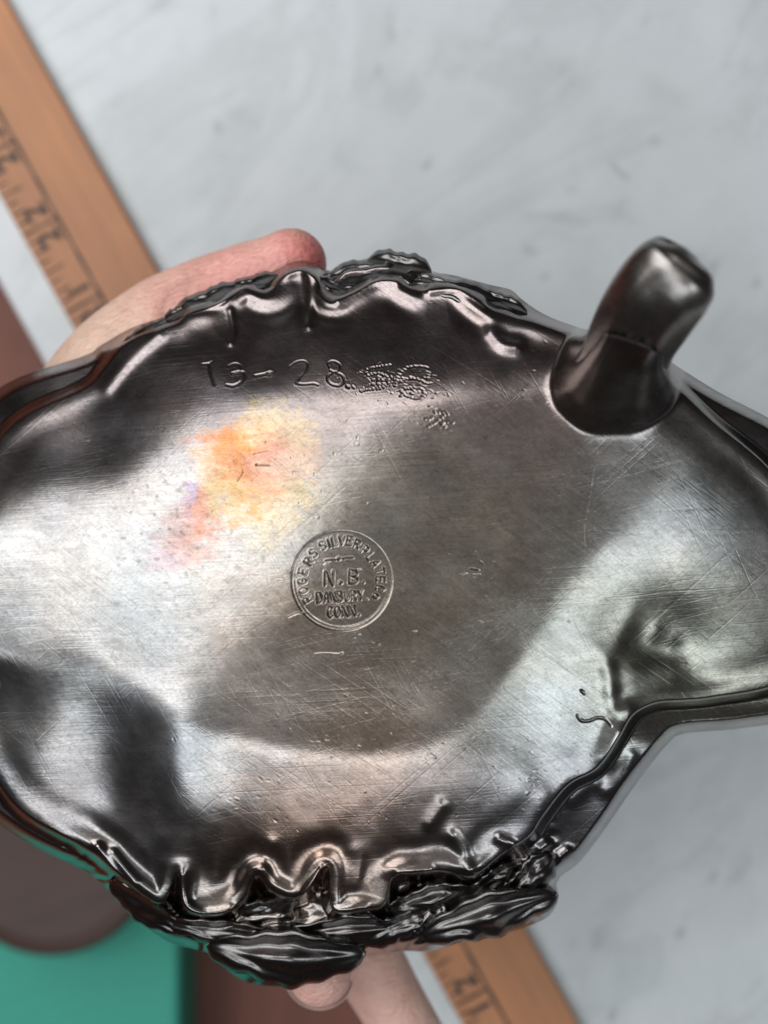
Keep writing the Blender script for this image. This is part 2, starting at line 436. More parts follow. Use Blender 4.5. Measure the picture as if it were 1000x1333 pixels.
def G(X, Y, cx, cy, sx, sy, rot=0):
    c, s = math.cos(R(rot)), math.sin(R(rot))
    u = ((X-cx)*c + (Y-cy)*s)/sx; v = (-(X-cx)*s + (Y-cy)*c)/sy
    return np.exp(-.5*(u*u+v*v))
MM = .001
def macro():
    X, Y = CXg, CYg
    H = -1.5*MM * (((X-500)/400)**2 + ((Y-750)/230)**2)
    t = np.maximum(base_c, 0)
    H = -1.3*MM * np.minimum(((X-500)/400)**2 + ((Y-750)/230)**2, 3.5)
    px = .000146
    sl = .32 - .25*smooth(210-X, 0, 70)*smooth(Y, 640, 720)*smooth(-Y, -900, -850) + .27*smooth(900-Y, 230, 330)*smooth(640-X, 0, 300) + .14*smooth(900-Y, 300, 420) - .12*smooth(Y, 900, 990)
    H += -px * (sl*t - sl*48*(1-np.exp(-t/48)))
    H += .62*MM * np.exp(-(np.abs(base_c+2)/20)**2) * smooth(Y, 820, 900)         # raised foot ridge along the lower side
    uu = (445-X)*.8 + (800-Y)*.6
    sp_ = lambda v: 26*np.log1p(np.exp(np.clip(v/26, -40, 40)))
    H -= .150*px*(sp_(uu-70) - sp_(uu-315))
    # flutes of the wall
    H += -2.6*MM*G(X, Y, 136, 1015, 40, 78, 0)        # left lower hollow
    H += -2.4*MM*G(X, Y, 120, 560, 45, 62, 20)        # left upper hollow
    H += -1.5*MM*G(X, Y, 300, 1135, 38, 34)
    H += -2.0*MM*G(X, Y, 865, 830, 55, 36, 25)
    H += -1.0*MM*G(X, Y, 560, 1090, 70, 34, -10)
    H += 1.6*MM*G(X, Y, 245, 1040, 26, 70, -6)        # rib between the flutes
    H += .5*MM*G(X, Y, 712, 985, 30, 62, 28)
    H += 1.2*MM*G(X, Y, 820, 960, 30, 40) + 1.3*MM*G(X, Y, 714, 1036, 30, 28)
    H += -1.2*MM*G(X, Y, 330, 430, 50, 34)
    H += -1.0*MM*G(X, Y, 560, 430, 70, 34)
    # shallow dent in the base, upper left
    H += -.42*MM*G(X, Y, 300, 700, 85, 75, -35)
    H += .30*MM*G(X, Y, 250, 610, 60, 22, -38)
    H += -.25*MM*G(X, Y, 600, 700, 120, 90, 0)
    # foot root
    rf = np.hypot(((X-812)*.83+(Y-468)*-.56)/1.25, (X-812)*.56+(Y-468)*.83)
    H += 4.0*MM*np.exp(-(rf/70)**1.5)
    ang_f = np.arctan2(Y-455, X-815)
    H += .55*MM*np.cos(ang_f*9)*np.exp(-((rf-62)/26)**2)*smooth(Y, 440, 500)
    return blur(H, 13)
Hm = macro()
FT = [(770,590,.310,60,.8),(780,552,.284,70,.8),(789,522,.270,71,.8),(798,498,.262,68,.8),(809,470,.2545,63,.84),(824,436,.246,60,.86),(847,397,.239,62,.86),(869,368,.234,62,.84),(885,351,.231,57,.80),(893,342,.230,45,.74),(899,334,.2295,27,.7),(902,331,.2293,6,.7)]
# foot: swept tube that curls towards the camera
def sweep(name, pts, n=48, ring=40, groove=None, mat=M_SILVER, parent=None, tint=None):
    """pts: (px, py, depth, half-width px, flat)"""
    P = catmull(pts, n // (len(pts)-1), False)
    cs = []
    for p in P: cs.append(WV(p[0], p[1], p[2]))
    co = []; 
    for i, p in enumerate(P):
        t = (cs[min(i+1, len(cs)-1)] - cs[max(i-1, 0)]).normalized()
        a = t.cross(Vector((0, 0, 1))).normalized(); b = a.cross(t).normalized()
        r = p[3]*p[2]/CAMZ*PX
        for k in range(ring):
            th = 2*math.pi*k/ring
            rr = r*(1 + (groove(i/(len(P)-1), th) if groove else 0))
            co.append(cs[i] + a*math.cos(th)*rr + b*math.sin(th)*rr*p[4])
    q = []
    for i in range(len(P)-1):
        for k in range(ring):
            k2 = (k+1) % ring
            q.append((i*ring+k, i*ring+k2, (i+1)*ring+k2, (i+1)*ring+k))
    me = bpy.data.meshes.new(name); me.from_pydata([tuple(c) for c in co], [], q + [tuple(range(ring))[::-1], tuple(range((len(P)-1)*ring, len(P)*ring))])
    me.update()
    return me, co, P
def foot_groove(t, th):
    return (.07*math.sin(3*th+.6) + .05*math.sin(7*th))*(1-t) + .02*math.sin(9*t+2*th) - .10*math.exp(-((t-.72)/.10)**2)*math.exp(-((th-1.9)/.6)**2)*1.0
foot_me, foot_co, P = sweep('foot', FT, 90, 56, foot_groove)

from mathutils.bvhtree import BVHTree
bvh = BVHTree.FromPolygons([tuple(c) for c in foot_co], [tuple(p.vertices) for p in foot_me.polygons])
TH = np.full(CXg.shape, -1.0)
for j_ in range(CXg.shape[0]):
    for i_ in range(CXg.shape[1]):
        x, y = CXg[j_, i_], CYg[j_, i_]
        if 640 < x < 980 and 350 < y < 620:
            o_ = Vector((0, 0, CAMZ)); d_ = (WV(x, y, .3) - o_).normalized()
            h_ = bvh.ray_cast(o_, d_)
            if h_[0] is not None: TH[j_, i_] = .262 + (y-640)*1e-5 - (CAMZ - h_[0].z)
foot_in = (TH > Hm + .0002).astype(float)
M_ = np.where(TH > Hm, TH, Hm)
fm = blur(foot_in, 8)
edge_w = np.clip(4*fm*(1-fm), 0, 1)
edge_w = np.clip(blur(edge_w, 8)*1.8, 0, 1)
B1 = blur(M_, 17); B2 = blur(M_, 6)
Hu = B2*(1-edge_w) + B1*edge_w
rise = np.clip(.0024*(CYg-396)/40, -.006, .0014)
near = np.clip(blur(foot_in, 22)*3, 0, 1)
Hm = Hm*(1-near) + (Hu + rise*fm)*near
foot_c = np.clip(blur(foot_in, 10)*1.6, 0, 1); foot_d = np.clip(blur(foot_in, 26)*1.9, 0, 1)
# the free tube narrows where it is buried in the fillet
co_ = np.array([tuple(c) for c in foot_co]).reshape(len(P), 56, 3)
for i_, p_ in enumerate(P):
    f_ = 1 - .05*float(smooth(p_[1], 405, 455)); c_ = co_[i_].mean(0)
    co_[i_] = c_ + (co_[i_]-c_)*f_
    co_[i_, :, 2] -= .010*float(smooth(p_[1], 450, 500))
foot_me.vertices.foreach_set('co', co_.astype(np.float32).ravel()); foot_me.update()

def ref_depth(Y): return .262 + (Y-640)*1.0e-5
STROKES = []     # (points, width px, depth m)
def mirror_letters():
    arc = lambda cx, cy, rx, ry, a0, a1, n=9: [(cx+rx*math.cos(R(a0+(a1-a0)*i/n)), cy+ry*math.sin(R(a0+(a1-a0)*i/n))) for i in range(n+1)]
    F = {   # unit box x 0..1, y 0 (bottom)..1 (top)
     'R': [[(0,0),(0,1)], [(0,1),(.55,1)]+arc(.55,.75,.4,.25,90,-90)+[(0,.5)], [(.45,.5),(.95,0)]],
     'O': [arc(.5,.5,.5,.5,0,360,18)],
     'G': [arc(.5,.5,.5,.5,50,330,14)+[(1,.45),(.6,.45)]],
     'C': [arc(.5,.5,.5,.5,50,310,14)],
     'E': [[(.95,0),(0,0),(0,1),(.95,1)], [(0,.52),(.8,.52)]],
     'S': [arc(.5,.75,.42,.25,30,270,9)+arc(.5,.25,.45,.25,90,-150,9)],
     'I': [[(.5,0),(.5,1)]],
     'L': [[(0,1),(0,0),(.85,0)]],
     'V': [[(0,1),(.5,0),(1,1)]],
     'P': [[(0,0),(0,1),(.55,1)]+arc(.55,.73,.4,.27,90,-90)+[(0,.46)]],
     'A': [[(0,0),(.5,1),(1,0)], [(.2,.36),(.8,.36)]],
     'T': [[(.5,0),(.5,1)], [(0,1),(1,1)]],
     'N': [[(0,0),(0,1),(1,0),(1,1)]],
     'B': [[(0,0),(0,1),(.5,1)]+arc(.5,.76,.38,.24,90,-90)+[(0,.52)], [(.5,.52)]+arc(.5,.26,.45,.26,90,-90)+[(0,0)]],
     'D': [[(0,0),(0,1),(.4,1)]+arc(.4,.5,.55,.5,90,-90)+[(0,0)]],
     'U': [[(0,1),(0,.35)]+arc(.5,.35,.5,.35,180,360,9)+[(1,1)]],
     'Y': [[(0,1),(.5,.5),(1,1)], [(.5,.5),(.5,0)]],
     '.': [[(.45,.02),(.5,.06)]],
     'o': [arc(.5,.4,.42,.40,0,360,16)],
    }
    return F
FONT = mirror_letters()
def letter(ch, cx, cy, w, h, ang, wid, dep):
    """letter centred on cx, cy, ang in degrees clockwise on the picture"""
    c, s = math.cos(R(ang)), math.sin(R(ang))
    for st in FONT[ch]:
        pts = []
        for (u, v) in st:
            x = (u-.5)*w; y = -(v-.5)*h
            pts.append((cx + x*c - y*s, cy + x*s + y*c))
        STROKES.append((pts, wid, dep))
SC = (445.2, 755.6)
ring_letters = [('R',400.4,780.4),('O',395.4,769),('G',394,757),('E',395,744),('R',402,731),('S',408.2,720.4),
                ('S',420.4,710.5),('I',428.5,707.5),('L',436.4,705),('V',445.5,704),('E',455.6,704),('R',465.6,708.6),
                ('P',476,716.4),('L',483.5,724.8),('A',489.5,733.5),('T',495.2,743),('E',496,754.5),('C',495,766),('o',490.5,776)]
for ch, x, y in ring_letters:
    a = math.degrees(math.atan2(x - SC[0], -(y - SC[1])))
    w, h = (7.6 if ch in 'V' else 6.6, 11.2)
    if ch == 'I': w = 2
    if ch == 'o': w, h = 7, 9
    dd = .17 if ch in 'VP' or x > 440 else .15
    letter(ch, x, y, w, h, a, .95, .75*dd*MM)
letter('N', 429, 753, 10.5, 18.5, 2, 1.25, .15*MM); letter('.', 444.6, 751.5, 8, 16, 0, 1.7, .20*MM)
letter('B', 461, 751, 11.5, 17.5, 2, 1.0, .16*MM); letter('.', 474, 751, 8, 16, 0, 1.3, .15*MM)
for i, ch in enumerate('DANBURY.'):
    letter(ch, 416.5 + i*8.9, 778.2 - i*.62, 6.6 if ch != '.' else 5, 12.5, -4, 1.15 if i < 4 else .95, (.16 if i < 4 else .11)*MM)
for i, ch in enumerate('CONN.'):
    letter(ch, 430.5 + i*9.4, 797.0 - i*.7, 7.4, 13.5, -4, 1.1, .15*MM)
STROKES += [([(424.5,730),(431,729),(437,729.2)], 1.0, .18*MM), ([(441.5,727.9),(442.5,727.5)], 1.6, .2*MM), ([(447,727.4),(454,726.3),(460,726)], 1.0, .18*MM), ([(424,731.2),(432,730.2)], .7, -.08*MM)]
# scratched inscription
SCR = [([(264,474),(272,473),(275,471)], 1.4), ([(272,474),(275,488),(279,501)], 1.9),
       ([(297,477),(306,473),(314,477),(311,483),(303,486)], 1.4), ([(303,486),(315,484),(319,489),(314,497),(304,502),(296,501)], 1.9),
       ([(332,489),(342,487),(354,485)], 1.6), ([(349,486),(352,485)], 2.6),
       ([(376,478),(386,471),(396,470),(401,475),(398,483),(391,491),(386,499)], 1.5), ([(386,499),(396,500),(408,499),(414,501)], 1.5),
       ([(429,478),(427,473),(433,470),(441,473),(443,479),(437,484),(430,482)], 1.5), ([(433,485),(426,491),(430,499),(441,502),(448,497),(446,489),(438,485)], 1.6),
       ([(452,503),(454,504)], 2.2), ([(459,503),(461,505)], 1.6),
       ([(512,475),(495,477),(480,480),(476,488)], 1.3), ([(476,490),(490,486),(502,489),(505,498),(497,505),(480,507),(468,510)], 1.6), ([(480,494),(498,495)], 1.1), ([(478,500),(500,500)], 1.1),
       ([(560,480),(550,477),(536,477),(524,483),(516,494),(514,503)], 1.3), ([(519,498),(532,493),(545,494),(556,500)], 1.2), ([(522,508),(528,515),(544,519),(552,513),(548,506),(534,505),(524,507)], 1.5),
       ([(540,500),(536,512)], 1.0), ([(520,505),(524,512),(520,516)], 1.6), ([(560,481),(556,492)], 1.1),
       ([(560,540),(572,548),(580,556)], 1.0), ([(581,537),(570,548),(556,556)], 1.1), ([(562,538),(578,536),(584,540)], .9), ([(550,546),(562,544)], .9), ([(574,556),(578,549),(590,550)], .9),
       ([(775,612),(771,640),(766,668),(763,690),(764,712)], 1.0), ([(766,668),(777,655)], .7),
       ([(752,931),(757,938),(768,938),(778,934),(788,936),(796,945)], 1.9), ([(757,899),(761,903)], 2.0),
       ([(612,740),(624,742)], 1.2), ([(620,718),(623,728),(629,734),(632,742)], 1.1), ([(600,748),(608,746)], 1.1),
       ([(410,852),(422,851),(440,852),(446,850)], 1.3), ([(376,803),(388,798),(398,799)], 1.2), ([(334,606),(352,607)], 1.6), ([(331,592),(350,588)], 1.0),
       ([(345,578),(380,566)], .8), ([(305,600),(318,612),(310,628)], .9), ([(308,584),(322,598)], .8),
       ([(672,558),(680,553)], 1.0), ([(322,992),(338,1004)], .5), ([(233,776),(250,775)], .9), ([(275,1020),(330,992)], .0)]
g0 = np.random.default_rng(8)
for p, w in SCR:
    if 465 < p[0][0] < 600 and 470 < p[0][1] < 560:          # punched as rows of dots
        q = catmull(p, 12, False) if len(p) > 2 else [tuple(p[0][k]*(1-t)+p[1][k]*t for k in (0, 1)) for t in (0, .33, .66, 1)]
        acc = 0; last = q[0]
        for a in q:
            acc += math.hypot(a[0]-last[0], a[1]-last[1]); last = a
            if acc >= 3.6:
                acc = 0; an = g0.uniform(-.5, .9)
                STROKES.append(([(a[0]-1.1*math.cos(an), a[1]-1.1*math.sin(an)+g0.normal()*.5), (a[0]+1.1*math.cos(an), a[1]+1.1*math.sin(an))], 1.0, .15*MM))
        continue
    if w > 0: STROKES.append((catmull(p, 4, False) if len(p) > 2 else p, w*.72, .085*MM*w))
g = np.random.default_rng(5)
for cx, cy, n, sx, sy in ((490,498,34,24,12),(535,500,38,24,14),(568,548,16,14,8),(450,560,18,220,14),(330,1010,16,60,24),(700,1010,34,22,26),(620,735,10,20,12),(500,640,26,180,90),(480,960,26,140,16),(420,1060,16,120,18),(560,870,26,120,50),(340,600,22,46,24),(720,480,18,26,30)):
    for i in range(n):
        x = cx + g.normal()*sx; y = cy + g.normal()*sy; a = g.uniform(-.5, 1.2); L = g.uniform(1, 5.5)
        STROKES.append(([(x, y), (x+L*math.cos(a), y+L*math.sin(a)*1.0)], g.uniform(.5, .9), g.uniform(.03, .09)*MM*g.choice([1, 1, -1])))
for i in range(150):        # long thin polishing scratches
    x = g.uniform(120, 880); y = g.uniform(480, 1060); a = R(g.choice([0, 4, -4, 38, -35, -50]) + g.normal()*6); L = g.uniform(15, 90)
    k = g.uniform(-.12, .12)
    STROKES.append(([(x+L*t*math.cos(a+k*t), y+L*t*math.sin(a+k*t)) for t in (0, .33, .66, 1)],   .6, g.uniform(.005, .014)*MM))

RIDGES = [   # raised folds: points, width px, height
    ([(232,402),(262,396),(288,392),(302,378),(318,370)], 5, 1.5), ([(300,404),(304,430),(300,446)], 4, .45), ([(400,350),(404,400),(402,424)], 5, .5),
    ([(372,352),(392,347),(410,356)], 9, 1.8), ([(440,388),(462,378),(488,365),(516,365)], 6, 1.2), ([(640,432),(655,446),(672,450)], 9, 1.5),
    ([(140,505),(168,470),(205,436)], 8, .5), ([(236,1140),(240,1175),(262,1190),(300,1188)], 7, 1.3), ([(128,1104),(160,1150)], 6, 1.2), ([(148,1110),(175,1150)], 6, 1.0),
    ([(395,1165),(410,1145),(420,1132)], 5, 1.3), ([(432,1186),(475,1185)], 6, 1.1), ([(520,1138),(560,1134)], 6, 1.0), ([(590,1090),(604,1110),(612,1132)], 8, 1.2), ([(650,1092),(668,1100)], 6, 1.0), ([(560,1072),(575,1050)], 8, .8),
    ([(335,1142),(345,1120),(352,1100)], 9, .7), ([(460,1150),(456,1110)], 10, .6),
    ([(810,820),(800,840),(790,852)], 8, .9), ([(825,800),(850,815)], 10, .9), ([(855,826),(872,832)], 7, .8), ([(830,880),(870,878)], 12, .9), ([(792,872),(795,893)], 5, .9), ([(795,906),(800,924),(816,924)], 5, .9), ([(806,955),(800,975),(795,985)], 6, 1.1),
    ([(745,1040),(765,1022),(775,1020)], 5, 1.0), ([(790,1030),(810,1010),(822,985)], 4, .8), ([(705,1105),(712,1100)], 6, 1.2), ([(730,1115),(738,1108)], 6, 1.2), ([(888,957),(850,990),(820,1034),(790,1078),(752,1122)], 4, 1.6),
    ([(540,1212),(560,1190)], 5, 1.4), ([(556,1222),(580,1185)], 5, 1.4), ([(640,1170),(664,1145)], 4, 1.2), ([(250,1205),(320,1208),(360,1200)], 9, 1.4), ([(290,1236),(380,1234),(440,1230)], 9, 1.6), ([(610,1200),(660,1175),(715,1168)], 9, 1.6), ([(380,1205),(460,1200),(520,1206)], 10, 1.4),
    ([(560,378),(600,376),(632,392)], 6, 1.2), ([(440,352),(480,350),(545,360)], 6, 1.0), ([(250,384),(290,374)], 5, .8),
]
def build_field(xs, ys, fine=True):
    X, Y = np.meshgrid(xs, ys)
    H = up(Hm, xs, ys)
    lip = up(lip_c, xs, ys); sil = up(sil_c, xs, ys)
    ft_ = 1 - np.clip(up(foot_c, xs, ys), 0, 1)
    tb_ = ft_*np.maximum(smooth(640-Y, 60, 160)*smooth(X, 225, 300)*smooth(-X, -740, -640), smooth(Y, 1010, 1100)*smooth(X, 60, 160))
    brk = np.clip(.55 + .5*fnoise(xs, ys, 30, 41), 0, 1.3)
    tbb = tb_*(1 - smooth(X, 620, 680)*smooth(Y, 900, 1000))
    H += (.12*ft_+.75*tbb*brk)*MM*np.exp(-((lip-9)/9.0)**2)             # rolled bead of the lip
    H -= (.15*ft_+.7*tbb*brk)*MM*np.exp(-((lip-30)/14.0)**2)
    out = smooth(-lip, -2, 12)*ft_
    H -= (7.0 - 4.0*smooth(640-Y, 0, 100))*MM*out                                           # flank behind the lip
    # repousse border: folded leaves
    fx = fnoise(xs, ys, 26, 11, 1.5, .8)*.55 + fnoise(xs, ys, 12, 12, 1.4, .8)*.35
    wv = np.abs(np.sin(X*.045 + Y*.07 + fx*2.2))
    H += out * 2.0*MM * (wv - .5) * tb_ * smooth(-X, -735, -690)
    # hammered unevenness everywhere
    H += .045*MM*fnoise(xs, ys, 60, 3) + .012*MM*fnoise(xs, ys, 22, 4) + .004*MM*fnoise(xs, ys, 8, 6)
    H += .05*MM*fnoise(xs, ys, 14, 9)*smooth(Y, 990, 1100)*(1-out)
    # outer edge rolls away
    H -= (9 - 4*smooth(640-Y, 0, 100))*MM*ft_*(1-smooth(sil, -2, 17))**1.6
    dirt = np.zeros_like(X)
    if fine:
        for pts, w, h in RIDGES:
            if pts[0][0] > 730 and pts[0][1] < 1060 and pts[0] != (888,957): w, h = w*1.9, h*.5
            pa = np.array(pts); r = w*3.5
            i0, i1 = np.searchsorted(xs, [pa[:,0].min()-r, pa[:,0].max()+r]); j0, j1 = np.searchsorted(ys, [pa[:,1].min()-r, pa[:,1].max()+r])
            if i1 <= i0 or j1 <= j0: continue
            sub = (slice(j0, j1), slice(i0, i1))
            d = segdist(X[sub], Y[sub], catmull(pts, 5, False) if len(pts) > 2 else pts)
            H[sub] += h*MM*.75*np.exp(-.5*(d/(w*.8))**2)
        # maker's mark: pressed disc with a ring
        rr = np.hypot(X-SC[0], Y-SC[1])
        H -= .10*MM*(1-smooth(rr, 62, 66.5))
        H -= .10*MM*np.exp(-((rr-65.0)/1.3)**2) * (1 + .6*np.sin(np.arctan2(Y-SC[1], X-SC[0])))
        H -= .07*MM*np.exp(-((rr-60.5)/1.0)**2) * smooth(np.arctan2(Y-SC[1], X-SC[0]), -.4, 1.2)
        dirt += .35*np.exp(-((rr-64.5)/1.2)**2)
        for pts, w, dep in STROKES:
            pa = np.array(pts); r = w*3 + 2
            i0, i1 = np.searchsorted(xs, [pa[:,0].min()-r, pa[:,0].max()+r]); j0, j1 = np.searchsorted(ys, [pa[:,1].min()-r, pa[:,1].max()+r])
            if i1 <= i0 or j1 <= j0: continue
            sub = (slice(j0, j1), slice(i0, i1))
            d = segdist(X[sub], Y[sub], pts)
            H[sub] -= dep*(np.exp(-(d/w)**2) - .18*np.exp(-((d-2.1*w)/(.8*w))**2))
            if dep > .1*MM: dirt[sub] = np.maximum(dirt[sub], .75*np.exp(-(d/(w*.9))**2))
    return X, Y, H, lip, sil, dirt


# tarnish: x, y, radius, colour of the silver there
TAR = [   # old plate, lighter at left and along the ridges, darker in hollows and border; brown film in places; the oxide bloom left of the stamp
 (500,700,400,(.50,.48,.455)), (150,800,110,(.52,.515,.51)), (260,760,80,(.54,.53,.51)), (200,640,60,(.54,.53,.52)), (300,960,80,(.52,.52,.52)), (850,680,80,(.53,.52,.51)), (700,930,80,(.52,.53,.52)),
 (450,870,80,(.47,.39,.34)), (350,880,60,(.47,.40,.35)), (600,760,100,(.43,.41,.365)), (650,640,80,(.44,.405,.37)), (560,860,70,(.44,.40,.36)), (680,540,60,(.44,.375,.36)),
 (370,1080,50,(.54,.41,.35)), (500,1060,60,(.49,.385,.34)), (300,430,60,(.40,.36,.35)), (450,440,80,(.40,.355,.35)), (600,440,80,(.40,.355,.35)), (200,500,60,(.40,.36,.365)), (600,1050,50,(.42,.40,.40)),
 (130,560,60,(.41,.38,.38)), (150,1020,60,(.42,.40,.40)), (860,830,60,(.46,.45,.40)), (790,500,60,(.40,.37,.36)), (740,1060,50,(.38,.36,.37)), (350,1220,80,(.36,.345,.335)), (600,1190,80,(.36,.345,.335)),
 (340,562,12,(.54,.46,.36)), (372,566,12,(.52,.44,.35)), (320,588,16,(.52,.30,.18)), (300,612,18,(.52,.27,.19)), (350,600,18,(.50,.32,.29)), (380,604,13,(.52,.42,.36)), (345,628,15,(.52,.36,.29)), (322,646,13,(.52,.37,.24)),
 (372,642,12,(.52,.46,.36)), (272,622,11,(.53,.47,.38)), (292,650,11,(.53,.44,.31)), (262,664,14,(.50,.29,.23)), (246,656,7,(.42,.39,.47)), (336,678,12,(.54,.50,.43)), (240,698,15,(.50,.37,.34)), (220,724,12,(.52,.45,.46)),
]
def tar_grid():
    N = np.zeros(CXg.shape + (3,)); D = np.full(CXg.shape, 1e-6)[..., None]; N += 1e-6*.4
    for x, y, r, c in TAR:
        q = ((CXg-x)**2+(CYg-y)**2)/r**2
        w = ((np.exp(-.5*q) + 1e-4/(1+q))*(60/r)**1.3)[..., None]
        N += w*np.array(c); D += w
    T = N/D; m = T.mean(-1, keepdims=True)
    return .54*np.clip(m + 1.6*(T-m), .05, .9)        # a dulled plate; tone and hue of the films vary by place
Tg = tar_grid()

def dish_mesh(name, xs, ys, off=0.0, fine=True):
    X, Y, H, lip, sil, dirt = build_field(xs, ys, fine)
    # vertices just outside the outline move onto it
    gy, gx = np.gradient(sil); 
    dxs = np.gradient(xs)[None, :]; dys = np.gradient(ys)[:, None]
    gx = gx/dxs; gy = gy/dys; gl = np.hypot(gx, gy)+1e-6
    mv = np.where(sil < 0, -sil, 0)
    Xm = X + mv*gx/gl; Ym = Y + mv*gy/gl
    tol = 1.5*max(np.max(np.diff(xs)), np.max(np.diff(ys)))
    ok = sil > -tol
    D = ref_depth(Y) - H + off
    wx, wy, wz = W(Xm, Ym, D)
    co = np.stack([wx, wy, wz], -1).reshape(-1, 3)
    ny, nx = X.shape
    idx = np.arange(nx*ny).reshape(ny, nx)
    q = np.stack([idx[:-1,:-1], idx[1:,:-1], idx[1:,1:], idx[:-1,1:]], -1)
    okq = ok[:-1,:-1] & ok[1:,:-1] & ok[1:,1:] & ok[:-1,1:]
    q = q[okq]
    used = np.zeros(nx*ny, bool); used[q.ravel()] = True
    remap = np.cumsum(used)-1
    q = remap[q]; co = co[used]
    # skirt: border edges go straight back
    E = np.concatenate([q[:, [0,1]], q[:, [1,2]], q[:, [2,3]], q[:, [3,0]]])
    key = np.sort(E, 1); k = key[:,0].astype(np.int64)*len(co)+key[:,1]
    _, first, cnt = np.unique(k, return_index=True, return_counts=True)
    be = E[first[cnt == 1]]
    bv = np.unique(be); m2 = {int(v): len(co)+i for i, v in enumerate(bv)}
    sk = co[bv].copy(); sk[:, 2] -= .0022
    q2 = np.array([[b, a, m2[int(a)], m2[int(b)]] for a, b in be], dtype=np.int64)
    co2 = np.concatenate([co, sk]); qq = np.concatenate([q, q2])
    me = mesh_np(name, co2, qq)
    # colour
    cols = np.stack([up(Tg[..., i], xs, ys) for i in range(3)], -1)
    hz = 1 + .5*G(X, Y, 310, 630, 90, 60, -35)
    wx = fnoise(xs, ys, 30, 51, 1.4, .8)*9 + fnoise(xs, ys, 9, 52, 1.3, .8)*6 + fnoise(xs, ys, 3.4, 53, 1.3, .8)*5*hz
    wy = fnoise(xs, ys, 30, 54, 1.4, .8)*8 + fnoise(xs, ys, 9, 55, 1.3, .8)*6 + fnoise(xs, ys, 3.4, 56, 1.3, .8)*5*hz
    ix = np.clip(np.searchsorted(xs, (X+wx).ravel()), 0, len(xs)-1); iy = np.clip(np.searchsorted(ys, (Y+wy).ravel()), 0, len(ys)-1)
    cols = cols[iy, ix].reshape(cols.shape)
    n = (fnoise(xs, ys, 26, 21)*.05 + fnoise(xs, ys, 9, 22, 1.6, .8)*.05 + fnoise(xs, ys, 4, 23, 2.2, .8)*.04)
    cols = cols*(1+n[..., None])
    n2 = fnoise(xs, ys, 34, 25)[..., None]
    cols = cols*(1 + .02*n2*np.array([1.0, 0, -1.0]))
    pit = smooth(fnoise(xs, ys, 3.2, 24), 1.0, 1.7)*(.35*G(X, Y, 195, 690, 45, 60) + .25*G(X, Y, 340, 720, 120, 90) + .12)
    cols = cols*(1-.7*pit[..., None])
    cols = cols*(1-dirt[..., None]*.8)
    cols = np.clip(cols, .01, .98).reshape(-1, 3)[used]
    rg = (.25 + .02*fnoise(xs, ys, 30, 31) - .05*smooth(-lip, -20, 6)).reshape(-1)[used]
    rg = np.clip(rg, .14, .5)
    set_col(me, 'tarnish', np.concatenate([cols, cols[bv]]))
    set_float(me, 'rough', np.concatenate([rg, rg[bv]]))
    return me
def steps(a, b, st, fine):
    out = [a]
    while out[-1] < b:
        s = st
        for f0, f1, fs in fine:
            if f0 <= out[-1] < f1: s = fs
        out.append(out[-1] + s)
    return np.array(out)
xs = steps(-140, 1120, 1.55, [(376, 516, .55)])
ys = steps(320, 1292, 1.45, [(460, 530, .9), (686, 826, .55)])
dish = empty('silver_dish', WV(480, 760, .285), 'tarnished silver plate footed dish held upside down, showing its stamped underside', 'dish')
body = link('bowl', dish_mesh('bowl', xs, ys), M_SILVER, dish)
inner = link('bowl_inside', dish_mesh('bowl_inside', np.arange(-140., 1130, 8), np.arange(320., 1292, 8), .0028, False), M_SILVER, dish)

# foot colours
me = foot_me
def sampleT(x, y):
    wy_ = bspw((np.array([y])-CY0)/CS, len(cys)); wx_ = bspw((np.array([x])-CX0)/CS, len(cxs))
    return np.array([float((wy_ @ Tg[..., i] @ wx_.T)[0, 0]) for i in range(3)])
cols = []
for i, p in enumerate(P):
    for k in range(56):
        x, y = p[0], p[1]; t = i/(len(P)-1); th = 2*math.pi*k/56
        base = sampleT(x, y)
        cols.append(base*(1+.18*mnoise.noise(Vector((x*.03, th*1.5, 0)))))
set_col(me, 'tarnish', np.array(cols)); set_float(me, 'rough', np.full(len(cols), .30))
link('foot', me, M_SILVER, dish)

